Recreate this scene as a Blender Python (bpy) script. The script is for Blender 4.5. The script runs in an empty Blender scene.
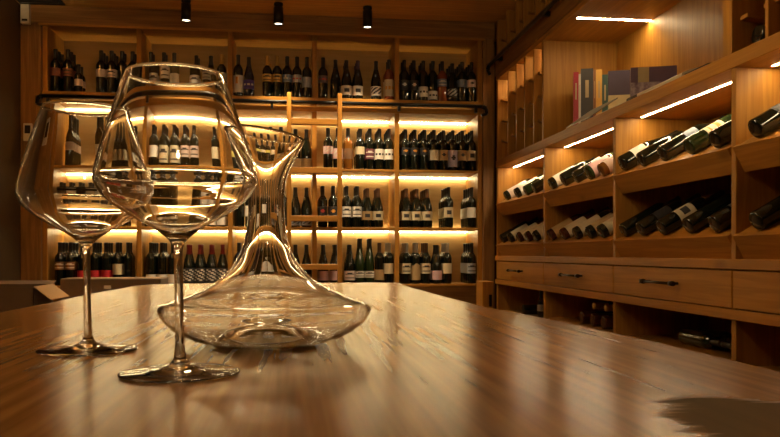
import bpy, bmesh, math, random
from mathutils import Matrix, Vector
random.seed(7)
PI = math.pi
S = bpy.context.scene
COL = S.collection
EYE = 1.0
F = 35.0 / 36.0 * 780.0
YAW = math.radians(7.14)
CT, ST = math.cos(YAW), math.sin(YAW)

# ------------------------------------------------------------------ measuring helpers
def ray(u, v):
    a = (u - 390.0) / F
    return (a * CT + ST, CT - a * ST, (253.0 - v) / F)
def on_y(u, v, Y):
    r = ray(u, v); t = Y / r[1]
    return (r[0] * t, Y, EYE + r[2] * t)
def on_x(u, v, X):
    r = ray(u, v); t = X / r[0]
    return (X, r[1] * t, EYE + r[2] * t)
def on_z(u, v, Z):
    r = ray(u, v); t = (Z - EYE) / r[2]
    return (r[0] * t, r[1] * t, Z)

# ------------------------------------------------------------------ materials
def new_mat(name):
    m = bpy.data.materials.new(name); m.use_nodes = True
    nt = m.node_tree
    return m, nt, nt.nodes['Principled BSDF']
def lin(c):
    return tuple(((x / 255.0) / 12.92 if x <= 10 else (((x / 255.0) + 0.055) / 1.055) ** 2.4) for x in c)
_pl = {}
def plain(name, rgb, rough=0.5, metal=0.0, coat=0.0, spec=0.5):
    if name in _pl: return _pl[name]
    m, nt, b = new_mat(name)
    # faint procedural variation so that no surface is perfectly flat
    tc = nt.nodes.new('ShaderNodeTexCoord'); n = nt.nodes.new('ShaderNodeTexNoise')
    n.inputs['Scale'].default_value = 40; n.inputs['Detail'].default_value = 3
    nt.links.new(tc.outputs['Object'], n.inputs['Vector'])
    mx = nt.nodes.new('ShaderNodeMix'); mx.data_type = 'RGBA'
    mx.inputs['A'].default_value = (*[x * 0.9 for x in rgb], 1); mx.inputs['B'].default_value = (*[min(1, x * 1.1) for x in rgb], 1)
    nt.links.new(n.outputs['Fac'], mx.inputs['Factor']); nt.links.new(mx.outputs['Result'], b.inputs['Base Color'])
    b.inputs['Roughness'].default_value = rough; b.inputs['Metallic'].default_value = metal
    b.inputs['Coat Weight'].default_value = coat; b.inputs['Specular IOR Level'].default_value = spec
    _pl[name] = m
    return m
def wood(name, dark, light, axis, rough=0.45, scale=1.0, knots=0.5, coat=0.0, bump=0.05):
    m, nt, b = new_mat(name)
    N, L = nt.nodes.new, nt.links.new
    tc = N('ShaderNodeTexCoord'); mp = N('ShaderNodeMapping')
    sc = [15.0 * scale] * 3; sc[axis] = 0.7 * scale
    mp.inputs['Scale'].default_value = sc
    L(tc.outputs['Object'], mp.inputs['Vector'])
    n1 = N('ShaderNodeTexNoise'); n1.inputs['Scale'].default_value = 1.6; n1.inputs['Detail'].default_value = 4; n1.inputs['Distortion'].default_value = 0.6
    L(mp.outputs['Vector'], n1.inputs['Vector'])
    wv = N('ShaderNodeMath'); wv.operation = 'MULTIPLY'; wv.inputs[1].default_value = 22.0
    L(n1.outputs['Fac'], wv.inputs[0])
    sn = N('ShaderNodeMath'); sn.operation = 'SINE'; L(wv.outputs[0], sn.inputs[0])
    hs = N('ShaderNodeMath'); hs.operation = 'MULTIPLY_ADD'; hs.inputs[1].default_value = 0.17; hs.inputs[2].default_value = 0.5; L(sn.outputs[0], hs.inputs[0])
    n2 = N('ShaderNodeTexNoise'); n2.inputs['Scale'].default_value = 9; n2.inputs['Detail'].default_value = 6
    L(mp.outputs['Vector'], n2.inputs['Vector'])
    ad = N('ShaderNodeMath'); ad.operation = 'MULTIPLY_ADD'; ad.inputs[1].default_value = 0.45
    L(n2.outputs['Fac'], ad.inputs[0])
    sb = N('ShaderNodeMath'); sb.operation = 'SUBTRACT'; sb.inputs[1].default_value = 0.22; L(hs.outputs[0], sb.inputs[0]); L(sb.outputs[0], ad.inputs[2])
    rp = N('ShaderNodeValToRGB')
    rp.color_ramp.elements[0].position = 0.1; rp.color_ramp.elements[0].color = (*dark, 1)
    rp.color_ramp.elements[1].position = 0.85; rp.color_ramp.elements[1].color = (*light, 1)
    L(ad.outputs[0], rp.inputs['Fac'])
    # knots
    mk = N('ShaderNodeMapping'); s2 = [3.2 * scale] * 3; s2[axis] = 1.5 * scale; mk.inputs['Scale'].default_value = s2
    L(tc.outputs['Object'], mk.inputs['Vector'])
    vo = N('ShaderNodeTexVoronoi'); vo.inputs['Scale'].default_value = 1.0; L(mk.outputs['Vector'], vo.inputs['Vector'])
    kr = N('ShaderNodeMapRange'); kr.inputs['From Min'].default_value = 0.03; kr.inputs['From Max'].default_value = 0.09
    kr.inputs['To Min'].default_value = knots; kr.inputs['To Max'].default_value = 0.0; L(vo.outputs['Distance'], kr.inputs['Value'])
    mx = N('ShaderNodeMix'); mx.data_type = 'RGBA'; mx.inputs['B'].default_value = (*[x * 0.45 for x in dark], 1)
    L(kr.outputs['Result'], mx.inputs['Factor']); L(rp.outputs['Color'], mx.inputs['A'])
    L(mx.outputs['Result'], b.inputs['Base Color'])
    b.inputs['Roughness'].default_value = rough; b.inputs['Specular IOR Level'].default_value = 0.22; b.inputs['Coat Weight'].default_value = coat; b.inputs['Coat Roughness'].default_value = 0.2
    bp = N('ShaderNodeBump'); bp.inputs['Strength'].default_value = bump; bp.inputs['Distance'].default_value = 0.002
    L(ad.outputs[0], bp.inputs['Height']); L(bp.outputs['Normal'], b.inputs['Normal'])
    return m
def emit(name, rgb, strength):
    m, nt, b = new_mat(name)
    b.inputs['Base Color'].default_value = (0.8, 0.8, 0.8, 1)
    b.inputs['Emission Color'].default_value = (*rgb, 1); b.inputs['Emission Strength'].default_value = strength
    return m

LARCH_D, LARCH_L = (0.27, 0.115, 0.018), (0.44, 0.205, 0.034)
WX = wood('larch_grain_x', LARCH_D, LARCH_L, 0)
WY = wood('larch_grain_y', LARCH_D, LARCH_L, 1)
WZ = wood('larch_grain_z', LARCH_D, LARCH_L, 2)
OAK_D, OAK_L = (0.14, 0.064, 0.018), (0.30, 0.15, 0.045)
DX = wood('dark_larch_grain_x', OAK_D, OAK_L, 0)
DY = wood('dark_larch_grain_y', OAK_D, OAK_L, 1)
DZ = wood('dark_larch_grain_z', OAK_D, OAK_L, 2)
CEIL = wood('ceiling_boards', (0.42, 0.21, 0.050), (0.70, 0.40, 0.115), 0, rough=0.5)
BACK = wood('pale_panel', (0.34, 0.215, 0.085), (0.44, 0.285, 0.12), 0, rough=0.55, scale=0.6, knots=0.25)
BLACK = plain('black_metal', (0.012, 0.011, 0.010), 0.35, 0.6)
BRONZE = plain('dark_bronze', (0.05, 0.035, 0.022), 0.35, 0.9)
PLASTER = plain('olive_brown_plaster', (0.085, 0.044, 0.011), 0.9)
PLASTER2 = plain('warm_plaster', (0.30, 0.22, 0.14), 0.9)
FLOORM = wood('floor_boards', (0.08, 0.04, 0.018), (0.16, 0.085, 0.035), 1)
CARD = plain('grey_brown_cardboard', (0.15, 0.10, 0.065), 0.85)
CARD2 = plain('tan_cardboard', (0.42, 0.27, 0.13), 0.85)
PALEPL = plain('pale_plastic', (0.55, 0.48, 0.36), 0.5)
DARKGAP = plain('dark_grille', (0.012, 0.016, 0.012), 0.6)
PAPER = plain('white_paper', (0.7, 0.66, 0.6), 0.7)
LEDW = emit('warm_led', (1.0, 0.80, 0.41), 40.0)
LEDR = emit('white_led', (1.0, 0.77, 0.42), 85.0)
BULB = emit('spot_bulb', (1.0, 0.82, 0.55), 5.0)

def glass_mat(name, tint=(1, 1, 1)):
    m, nt, b = new_mat(name)
    b.inputs['Base Color'].default_value = (*tint, 1); b.inputs['Roughness'].default_value = 0.0
    b.inputs['IOR'].default_value = 1.5; b.inputs['Transmission Weight'].default_value = 1.0
    return m
CRYSTAL = glass_mat('crystal', (0.985, 0.985, 0.98))

# ------------------------------------------------------------------ mesh helpers
class MB:
    def __init__(s): s.bm = bmesh.new()
    def box(s, x0, x1, y0, y1, z0, z1, mi=0):
        v = [s.bm.verts.new(p) for p in ((x0,y0,z0),(x1,y0,z0),(x1,y1,z0),(x0,y1,z0),(x0,y0,z1),(x1,y0,z1),(x1,y1,z1),(x0,y1,z1))]
        for f in ((3,2,1,0),(4,5,6,7),(0,1,5,4),(1,2,6,5),(2,3,7,6),(3,0,4,7)):
            s.bm.faces.new([v[i] for i in f]).material_index = mi
        return s
    def hexa(s, pts, mi=0):       # 8 points, bottom 4 then top 4
        v = [s.bm.verts.new(p) for p in pts]
        for f in ((3,2,1,0),(4,5,6,7),(0,1,5,4),(1,2,6,5),(2,3,7,6),(3,0,4,7)):
            s.bm.faces.new([v[i] for i in f]).material_index = mi
        return s
    def prism_y(s, pts, y0, y1, mi=0):   # xz outline swept in y
        a = [s.bm.verts.new((x, y0, z)) for x, z in pts]; b = [s.bm.verts.new((x, y1, z)) for x, z in pts]
        n = len(pts)
        s.bm.faces.new(a).material_index = mi; s.bm.faces.new(b[::-1]).material_index = mi
        for i in range(n):
            s.bm.faces.new((a[i], b[i], b[(i+1) % n], a[(i+1) % n])).material_index = mi
        return s
    def tube(s, p, q, r, n=12, mi=0, r2=None):
        p, q = Vector(p), Vector(q); d = (q - p).normalized()
        t = Vector((0, 0, 1)) if abs(d.z) < 0.9 else Vector((1, 0, 0))
        e1 = d.cross(t).normalized(); e2 = d.cross(e1)
        r2 = r if r2 is None else r2
        A = [s.bm.verts.new(p + (e1 * math.cos(2*PI*i/n) + e2 * math.sin(2*PI*i/n)) * r) for i in range(n)]
        B = [s.bm.verts.new(q + (e1 * math.cos(2*PI*i/n) + e2 * math.sin(2*PI*i/n)) * r2) for i in range(n)]
        for i in range(n):
            f = s.bm.faces.new((A[i], A[(i+1) % n], B[(i+1) % n], B[i])); f.smooth = True; f.material_index = mi
        s.bm.faces.new(A[::-1]).material_index = mi; s.bm.faces.new(B).material_index = mi
        return s
    def lathe(s, prof, n=24, mi=0, smooth=True):
        rings = []
        for r, z in prof:
            if r < 1e-6: rings.append([s.bm.verts.new((0, 0, z))])
            else: rings.append([s.bm.verts.new((r*math.cos(2*PI*i/n), r*math.sin(2*PI*i/n), z)) for i in range(n)])
        for A, B in zip(rings, rings[1:]):
            for i in range(n):
                j = (i + 1) % n
                if len(A) == 1 and len(B) == 1: continue
                if len(A) == 1: f = s.bm.faces.new((A[0], B[j], B[i]))
                elif len(B) == 1: f = s.bm.faces.new((A[i], A[j], B[0]))
                else: f = s.bm.faces.new((A[i], A[j], B[j], B[i]))
                f.smooth = smooth; f.material_index = mi
        return s
    def bevel(s, w, seg=1):
        bmesh.ops.bevel(s.bm, geom=list(s.bm.edges), offset=w, segments=seg, affect='EDGES', profile=0.5)
        return s
    def mesh(s, name, mats):
        bmesh.ops.recalc_face_normals(s.bm, faces=s.bm.faces)
        me = bpy.data.meshes.new(name); s.bm.to_mesh(me); s.bm.free()
        for m in (mats if isinstance(mats, (list, tuple)) else [mats]): me.materials.append(m)
        return me
    def build(s, name, mats, parent=None, label=None):
        o = bpy.data.objects.new(name, s.mesh(name, mats)); COL.objects.link(o)
        if parent is not None: o.parent = parent
        if label: o['label'] = label
        return o
def tag(o, label, cat, group=None):
    o['label'] = label; o['category'] = cat
    if group: o['group'] = group
    return o
def empty(name, label, cat, loc=(0, 0, 0), group=None):
    o = bpy.data.objects.new(name, None); COL.objects.link(o); o.location = loc
    return tag(o, label, cat, group)
def struct(mb, name, mats):
    o = mb.build(name, mats); o['kind'] = 'structure'
    return o
def box(name, mats, parent, *b, bev=0.0015, label=None):
    m = MB().box(*b)
    if bev: m.bevel(bev)
    return m.build(name, mats, parent, label)
def spline(pts, k=4):
    out = []
    n = len(pts)
    for i in range(n - 1):
        p0, p1, p2, p3 = pts[max(i-1, 0)], pts[i], pts[i+1], pts[min(i+2, n-1)]
        for j in range(k):
            t = j / k
            out.append(tuple(0.5 * ((2*p1[c]) + (-p0[c]+p2[c])*t + (2*p0[c]-5*p1[c]+4*p2[c]-p3[c])*t*t + (-p0[c]+3*p1[c]-3*p2[c]+p3[c])*t**3) for c in range(len(p1))))
    out.append(pts[-1])
    return out

# ------------------------------------------------------------------ room shell
ZC = EYE + 1.858
struct(MB().box(-2.2, 2.4, -3.1, 6.7, -0.06, 0.0), 'floor', FLOORM)
cb = MB()
y = -3.0
while y < 6.6:                       # wide ceiling boards with fine joints
    cb.box(-2.2, 2.4, y, y + 0.9985, ZC, ZC + 0.03); y += 1.0
cb.box(-2.2, 2.4, -3.1, 6.7, ZC + 0.03, ZC + 0.09)
struct(cb, 'ceiling', CEIL)
struct(MB().box(-2.2, 2.4, 6.50, 6.6, 0, ZC), 'wall_back', PLASTER)
struct(MB().box(-2.14, -2.04, -3.0, 6.5, 0, ZC), 'wall_left', PLASTER)
struct(MB().box(2.16, 2.26, -3.0, 6.5, 0, ZC), 'wall_right', PLASTER2)
struct(MB().box(-2.2, 2.4, -3.1, -3.0, 0, ZC), 'wall_front', PLASTER2)

# ------------------------------------------------------------------ back wall shelving
YF, YS, YB = 6.0, 6.385, 6.42
XD = [-1.873, -1.186, -0.5, 0.152, 0.808, 1.486]
S1, S2, S3, S4 = EYE + 1.224, EYE + 0.6655, EYE + 0.204, EYE - 0.249
U1 = EYE + 1.115
TOPZ = EYE + 1.717
bs = empty('wine_shelving', 'wooden wall of open wine shelves with glowing back panels behind the ladder', 'shelving', (-0.2, 6.2, 0))
bs_off = Vector((0.2, -6.2, 0))
def BP(name, mats, *b, bev=0.002, label=None, mb=None):
    m = mb or MB().box(*b)
    if mb is None and bev: m.bevel(bev)
    o = m.build(name, mats, bs, label); o.location = bs_off
    return o
BP('back_panel', BACK, -2.03, 1.6, YB, YB + 0.02, 0.0, TOPZ, bev=0)
for i, x in enumerate(XD):
    t = 0.018
    BP('divider', WZ, x - t, x + t, YF + 0.004, YB, 0.0, TOPZ)
for x0, x1 in zip(XD, XD[1:]):
    x0 += 0.018; x1 -= 0.018
    BP('shelf', WX, x0, x1, YF, YS - .018, S1 - 0.025, S1)
    BP('shelf', WX, x0, x1, YF + 0.01, YS - .018, U1, U1 + 0.02)
    for s in (S2, S3): BP('shelf', WX, x0, x1, YF, YS, s - 0.02, s)
    BP('shelf', WX, x0, x1, YF, YS, S4 - 0.02, S4)
    BP('base_panel', DX, x0, x1, YF + 0.02, YF + 0.04, 0.06, S4 - 0.02)
    for zz in (U1 - 0.003, S2 - 0.023, S3 - 0.023):
        BP('led_strip', LEDW, x0, x1, 6.398, 6.41, zz - 0.004, zz + 0.004, bev=0, label='glowing warm light strip')
BP('top_panel', WX, XD[0] - 0.018, XD[-1] + 0.018, YF, YB, TOPZ, TOPZ + 0.02)
BP('front_rail', WX, XD[0] - 0.018, XD[-1] + 0.018, YF - 0.012, YF + 0.01, U1, U1 + 0.042)
BP('front_rail', WX, XD[0] - 0.018, XD[-1] + 0.018, YF - 0.012, YF, S1 - 0.03, S1 - 0.002)
BP('fascia', DX, -2.035, 1.6, YF - 0.04, YF + 0.02, TOPZ + 0.005, ZC - 0.002)
BP('post', DZ, -2.035, XD[0] - 0.018, YF - 0.035, YB, 0.0, TOPZ + 0.005)
BP('post', DZ, XD[-1] + 0.018, 1.598, YF - 0.035, YB, 0.0, TOPZ + 0.005)
BP('bead', WX, XD[0] - 0.03, XD[-1] + 0.03, YF - 0.05, YF - 0.036, TOPZ - 0.012, TOPZ + 0.006)
BP('plinth', DX, XD[0], XD[-1], YF + 0.05, YF + 0.07, 0, 0.06)
zr = EYE + 1.178
r_ = BP('ladder_rail', BLACK, mb=MB().tube((-1.88, 5.957, zr), (1.495, 5.957, zr), 0.014, 16), label='black tubular ladder rail')
for u in (48, 140, 272, 399, 476):
    x = on_y(u, 100, 5.97)[0]
    b = MB().box(x - 0.010, x + 0.010, 5.957, YF - 0.002, zr - 0.05, zr - 0.012).build('bracket', BLACK, r_)
for xe, sg in ((-1.88, -1), (1.495, 1)):       # hooked rail ends
    m = MB().tube((xe, 5.957, zr), (xe + sg * 0.03, 5.957, zr - 0.015), 0.018).tube((xe + sg * 0.03, 5.957, zr - 0.015), (xe + sg * 0.035, 5.957, zr - 0.06), 0.014).tube((xe + sg * 0.035, 5.957, zr - 0.06), (xe - sg * 0.01, 5.957, zr - 0.07), 0.012)
    m.build('hook', BLACK, r_)

# ladder
lx0, lx1 = on_y(289.2, 200, 5.9)[0], on_y(339.6, 200, 5.9)[0]
lad = empty('library_ladder', 'narrow wooden ladder hung on the black rail before the shelves', 'ladder', ((lx0 + lx1) / 2, 5.9, 0))
lo = Vector((-(lx0 + lx1) / 2, -5.9, 0))
for x in (lx0, lx1):
    o = box('stile', WZ, lad, x - 0.017, x + 0.017, 5.868, 5.935, 0.0, EYE + 1.235, bev=0.003); o.location = lo
for z1 in (1.035, 0.66, 0.288, -0.086, -0.46, -0.83):
    o = box('rung', WX, lad, lx0 + 0.017, lx1 - 0.017, 5.872, 5.932, EYE + z1 - 0.043, EYE + z1, bev=0.002); o.location = lo

# ------------------------------------------------------------------ wine bottles
PROF = {
 'bx': [(0,.003),(.030,0),(.0365,.003),(.0375,.008),(.0375,.185),(.0365,.197),(.031,.210),(.022,.221),(.0165,.229),(.0148,.240),(.0145,.286),(.0155,.288),(.0155,.298),(.012,.300),(0,.300)],
 'bg': [(0,.003),(.034,0),(.0405,.003),(.0418,.009),(.0418,.130),(.0400,.148),(.0345,.172),(.0268,.200),(.0205,.222),(.0165,.240),(.0148,.258),(.0145,.282),(.0158,.284),(.0158,.295),(.012,.297),(0,.297)],
 'rs': [(0,.003),(.030,0),(.0365,.003),(.0378,.009),(.0378,.135),(.0360,.160),(.0310,.195),(.0245,.230),(.0185,.262),(.0152,.290),(.0145,.335),(.0155,.337),(.0155,.348),(.012,.350),(0,.350)],
 'hf': [(0,.003),(.024,0),(.0295,.003),(.0305,.008),(.0305,.120),(.0295,.130),(.025,.142),(.017,.152),(.0140,.160),(.0135,.205),(.0148,.207),(.0148,.216),(.011,.218),(0,.218)],
}
GL = {'dark': ((.006,.008,.005), 'dark'), 'green': ((.018,.032,.010), 'green'), 'amber': ((.20,.075,.012), 'amber'), 'rose': ((.22,.05,.018), 'rose'), 'blue': ((.006,.010,.025), 'blue-black'), 'wine': ((.05,.010,.008), 'dark red')}
CAP = {'K': ('black',(.012,.011,.010)), 'R': ('red',(.22,.012,.018)), 'G': ('gold',(.55,.32,.07)), 'S': ('silver',(.42,.40,.36)), 'B': ('brown',(.10,.045,.02)), 'W': ('white',(.6,.52,.4)), 'P': ('purple',(.05,.02,.05)), 'D': ('dark red',(.06,.01,.012))}
LAB = {'cream':(.62,.53,.36),'white':(.72,.68,.62),'pink':(.62,.40,.42),'grey':(.36,.36,.38),'bluegrey':(.18,.22,.30),'tan':(.42,.29,.14),'red':(.50,.018,.028),'dullred':(.22,.07,.05),'purple':(.07,.04,.24),'gold':(.60,.36,.08),'lilac':(.52,.47,.62),'brown':(.16,.08,.035),'black':(.02,.018,.02),'palepink':(.66,.52,.46),'maroon':(.13,.03,.045),'yellow':(.62,.52,.12),'darkgrey':(.12,.11,.12)}
LNAME = {'bluegrey':'blue-grey','dullred':'dull red','palepink':'pale pink','darkgrey':'dark grey'}
INKD = plain('dark_ink', (.03,.025,.03), .6)
INKR = plain('red_ink', (.45,.04,.03), .6)
INKO = plain('orange_ink', (.65,.28,.04), .6)
INKW = plain('pale_ink', (.6,.56,.5), .6)
def gmat(k): return plain('bottle_glass_' + GL[k][1].replace(' ', '_'), GL[k][0], 0.07, 0, 0.3)
def cmat(k): return plain('capsule_' + CAP[k][0].replace(' ', '_'), CAP[k][1], 0.35, 0.35 if k in 'GS' else 0.1)
def lmat(k): return plain('label_paper_' + k, LAB[k], 0.6)
_mesh = {}
def body_mesh(kind, g):
    k = ('b', kind, g)
    if k not in _mesh: _mesh[k] = MB().lathe(PROF[kind], 20).mesh('bottle', gmat(g))
    return _mesh[k]
def cap_mesh(kind, c):
    k = ('c', kind, c)
    if k not in _mesh:
        H = PROF[kind][-1][1]; pr = PROF[kind]
        pts = [(r + .0007, z) for r, z in pr if z > H - .075 and r > 0]
        def rad(z):
            for (r0, z0), (r1, z1) in zip(pr[1:], pr[2:]):
                if z0 <= z <= z1: return r0 + (r1 - r0) * (z - z0) / max(z1 - z0, 1e-6)
        z0 = H - .072
        pts = [(rad(z0) + .0001, z0), (rad(z0) + .0008, z0 + .0005)] + [p for p in pts if p[1] > z0 + .001] + [(0, H + .0007)]
        _mesh[k] = MB().lathe(pts, 16).mesh('capsule', cmat(c))
    return _mesh[k]
SPAN = {'M': (.075,.150), 'L': (.030,.105), 'T': (.028,.150), 'S': (.100,.140), 'H': (.110,.165), 'X': (.012,.075), 'U': (.080,.135)}
SPANBG = {'M': (.055,.122), 'L': (.030,.100), 'T': (.020,.125), 'S': (.080,.120), 'H': (.075,.128), 'X': (.012,.075), 'U': (.050,.100)}
def label_mesh(kind, col, span, pat, ink):
    k = ('l', kind, col, span, pat, ink)
    if k in _mesh: return _mesh[k]
    z0, z1 = (SPANBG if kind in ('bg', 'rs') else SPAN)[span]
    if kind == 'hf': z0, z1 = z0 * .68, z1 * .68
    R = {'bx': .0375, 'bg': .0418, 'rs': .0378, 'hf': .0305}[kind] + .0006
    nc, nr = 16, 10; w = math.radians(230)
    m = MB(); g = []
    for j in range(nr + 1):
        row = []
        for i in range(nc + 1):
            a = -PI / 2 - w / 2 + w * i / nc
            zz = z0 + (z1 - z0) * j / nr
            if pat == 'arch' and j == nr: zz -= (z1 - z0) * .30 * (abs(i - nc / 2) / (nc / 2)) ** 2 * 4 if abs(i - nc/2) < nc/4 else (z1 - z0) * .30
            row.append(m.bm.verts.new((R * math.cos(a), R * math.sin(a), zz)))
        g.append(row)
    def inked(i, j):
        c = abs(i - (nc - 1) / 2)
        if pat == 'square': return c < 2 and 3 <= j <= 6
        if pat == 'lines': return (j in (2, 6) and c < 4) or (j == 7 and c < 2)
        if pat == 'dot': return c < 1 and 4 <= j <= 6 or c < 2 and j == 5
        if pat == 'mark': return (i in (6, 7) and 5 <= j <= 8)
        if pat == 'figure': return (i * 7 + j * 5) % 4 < 2 and 2 <= j <= 8 and c < 5
        if pat == 'swirl': return ((i + j * 2) % 5 < 2) and 0 < j < 9
        if pat == 'word': return j in (4, 5) and c < 4 and i % 3 != 0
        if pat == 'band': return j in (4, 5)
        return False
    for j in range(nr):
        for i in range(nc):
            f = m.bm.faces.new((g[j][i], g[j][i+1], g[j+1][i+1], g[j+1][i])); f.smooth = True
            if inked(i, j): f.material_index = 1
    _mesh[k] = m.mesh('label', [lmat(col), ink])
    return _mesh[k]
INK = {'d': INKD, 'r': INKR, 'o': INKO, 'w': INKW}
def bottle(spec, mat, label, group):
    """spec: kind, glass, capsule, label colour, span, pattern, ink"""
    kind, g, c, lc, sp, pat, ink = spec
    o = bpy.data.objects.new('wine_bottle', body_mesh(kind, g)); COL.objects.link(o)
    o.matrix_world = mat; tag(o, label, 'wine bottle', group)
    ch = bpy.data.objects.new('capsule', cap_mesh(kind, c)); COL.objects.link(ch); ch.parent = o
    if c != 'K': ch['label'] = CAP[c][0] + ' foil capsule'
    if lc:
        ll = bpy.data.objects.new('label', label_mesh(kind, lc, sp, pat, INK[ink])); COL.objects.link(ll); ll.parent = o
        ll['label'] = LNAME.get(lc, lc) + ' paper label'
    return o
ORD = ['first','second','third','fourth','fifth','sixth','seventh','eighth','ninth','tenth','eleventh','twelfth']
SHELFN = ['top shelf', 'second shelf', 'third shelf', 'lowest shelf']
BAYN = ['far left bay', 'second bay', 'middle bay', 'fourth bay', 'far right bay']
ZS = [S1, S2, S3, S4]
def sp(kind='bx', g='dark', c='K', lc=None, span='M', pat='plain', ink='d'): return (kind, g, c, lc, span, pat, ink)
D = sp()
def cl(lc, span='M', pat='plain', **k): return sp(lc=lc, span=span, pat=pat, **k)
BG = lambda lc, span='M', pat='plain', **k: sp(kind='bg', lc=lc, span=span, pat=pat, **k)
# (pixel column, spec, how many stand behind it)
CELLS = {
 (0,0): [(55.5, cl('dullred','H'),2),(68, cl('dullred','H','lines'),2),(78.5, sp(kind='hf',lc='palepink'),1),(101.4, cl('palepink','H'),2),(113.7, cl('palepink','H','lines'),2),(125.3, D,1),(133, D,1)],
 (0,1): [(151, cl('white','L','lines'),1),(164, cl('white','M','lines'),1),(173.5, cl('white','L'),0),(196.5, BG('white','L','lines'),1),(211, BG('cream','H','lines'),0),(221.5, cl('cream','H','plain',c='G'),0)],
 (0,2): [(237, cl('white','T','mark',ink='o'),0),(248.3, BG('purple','M','word',ink='w',g='blue'),0),(268, cl('gold','H','lines',c='G'),1),(278.2, cl('gold','H','lines',c='G'),1),(287.9, cl('bluegrey','H','word',ink='w'),1),(298, cl('grey','H','word',ink='r'),1),(307.5, cl('grey','M'),0)],
 (0,3): [(323, cl('darkgrey','H','word',ink='r'),0),(335.5, sp(kind='bg'),0),(346.5, BG('white','L','square'),2),(357.8, BG('white','L','square',c='P'),2),(376, BG('white','L','figure'),0),(389, sp(kind='bx',g='rose',lc='cream',span='T',pat='word',ink='o'),1)],
 (0,4): [(404.5, cl('black','M','dot',ink='w'),1),(413.6, cl('black','M','dot',ink='w'),2),(423.7, cl('white','L','word'),2),(433.6, cl('white','X','word'),1),(443, sp(g='rose',lc='bluegrey',span='H',pat='lines',ink='w'),1),(453, BG('black','L','figure',ink='w'),2),(463.2, cl('bluegrey','H'),3),(472.6, cl('palepink','H','dot'),3)],
 (1,0): [(66.5, cl('palepink','H'),3),(102.5, cl('cream','M'),2),(114, cl('tan','M'),2),(125.5, cl('cream','M'),1)],
 (1,1): [(150, cl('white','M'),1),(162, cl('cream','T','lines'),2),(174, cl('cream','T','lines'),2),(186, cl('palepink','M','lines'),2),(196.8, cl('palepink','M','lines'),0),(222, cl('cream','M'),1)],
 (1,2): [(250, cl('yellow','S'),1),(260.5, cl('cream','S'),1),(270, cl('yellow','S'),1),(281, cl('cream','M'),1),(297.5, BG('cream','X'),1),(307.5, BG('cream','X'),0)],
 (1,3): [(328, cl('pink','H','figure',ink='w'),0),(337.2, cl('pink','M','figure',ink='w'),0),(348, sp(g='amber',lc='brown',span='M'),0),(360, cl('cream','H'),2),(370.2, cl('maroon','M','lines',ink='w'),3),(380, cl('white','M','word'),3),(389.5, cl('white','M','word'),3)],
 (1,4): [(405.5, cl('black','H','dot',ink='o'),3),(415.2, cl('black','H','dot',ink='o'),3),(425, cl('black','H','dot',ink='o'),3),(435, cl('cream','M'),3),(444.6, sp(lc='tan',span='M',pat='dot'),3),(455, cl('lilac','T','dot'),3),(464.3, cl('tan','M','dot'),3),(473.2, cl('cream','M','square'),3)],
 (2,0): [(58, cl('brown','M'),1),(69, cl('cream','M'),1),(80, D,1),(91, cl('tan','M'),1),(102, cl('cream','M'),1),(113, D,1),(124, cl('brown','M'),1)],
 (2,1): [(149.5, cl('cream','M'),1),(160.5, cl('tan','M'),1),(171.5, cl('cream','M'),1),(200, D,1),(211, cl('white','X'),1),(222, cl('white','X'),1)],
 (2,2): [(239, D,1),(250, cl('white','M'),1),(261, cl('white','M'),1),(272, D,1),(283, D,0),(296, BG('grey','X','figure'),1),(308, BG('grey','X','figure'),1)],
 (2,3): [(322.7, cl('black','M','dot',ink='r'),1),(333.2, cl('black','M','dot',ink='o'),1),(346.5, cl('white','M','lines'),2),(357, cl('white','M','lines'),2),(367, BG('tan','M','square',c='B'),2),(377.6, BG('cream','M','square',c='B'),2)],
 (2,4): [(406, BG('cream','M','square',c='B'),2),(416, BG('cream','M','square',c='B'),3),(427, BG('cream','M','square',c='B'),3),(448.5, cl('cream','M','square'),3),(473.3, cl('white','M'),3)],
 (3,0): [(60, cl('brown','H','lines',ink='w'),2),(70.5, cl('brown','H','lines',ink='w'),2),(82.5, cl('red','L'),1),(94.8, cl('red','L'),2),(106.2, cl('red','L'),2),(117.7, cl('cream','M'),1),(128, D,1)],
 (3,1): [(151, cl('white','X'),3),(162, cl('white','X'),2),(173, cl('white','X'),0),(192.5, BG('black','T','swirl',ink='w',c='R'),1),(203.2, BG('black','T','swirl',ink='w',c='R'),1),(214, BG('black','T','swirl',ink='w',c='R'),1),(224.6, BG('black','T','swirl',ink='w',c='R'),0)],
 (3,2): [(239, sp(g='blue',lc='white',span='L'),1),(251, D,1),(263, cl('white','M'),0),(275, cl('white','M'),1),(286, BG('brown','X'),0),(297.5, BG('brown','X'),0),(308.6, BG('brown','X'),0)],
 (3,3): [(323.2, BG('pink','L'),1),(335, BG('pink','L'),1),(351, BG('palepink','L','lines'),1),(361.4, sp(kind='rs',lc='white',span='U',pat='lines',g='green'),1),(371.8, sp(kind='rs',lc='white',span='U',pat='lines',g='green'),1),(381.4, sp(kind='hf',lc='tan',c='S',span='M') if False else sp(lc='tan',c='B',span='L'),0),(390, cl('cream','M',pat='plain',c='S'),2)],
 (3,4): [(406.3, cl('cream','M','lines',c='S'),2),(416, cl('tan','T','arch',c='S'),1),(426, cl('cream','M','lines',c='B'),2),(436.8, BG('pink','L'),1),(447, cl('cream','M',c='S'),2),(474.2, cl('grey','M','lines'),3)],
}
TALL = {k: Matrix.Diagonal((1, 1, q, 1)) for k, q in (('bx', 1.10), ('bg', 1.06), ('rs', 1.04), ('hf', 1.0))}
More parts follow.
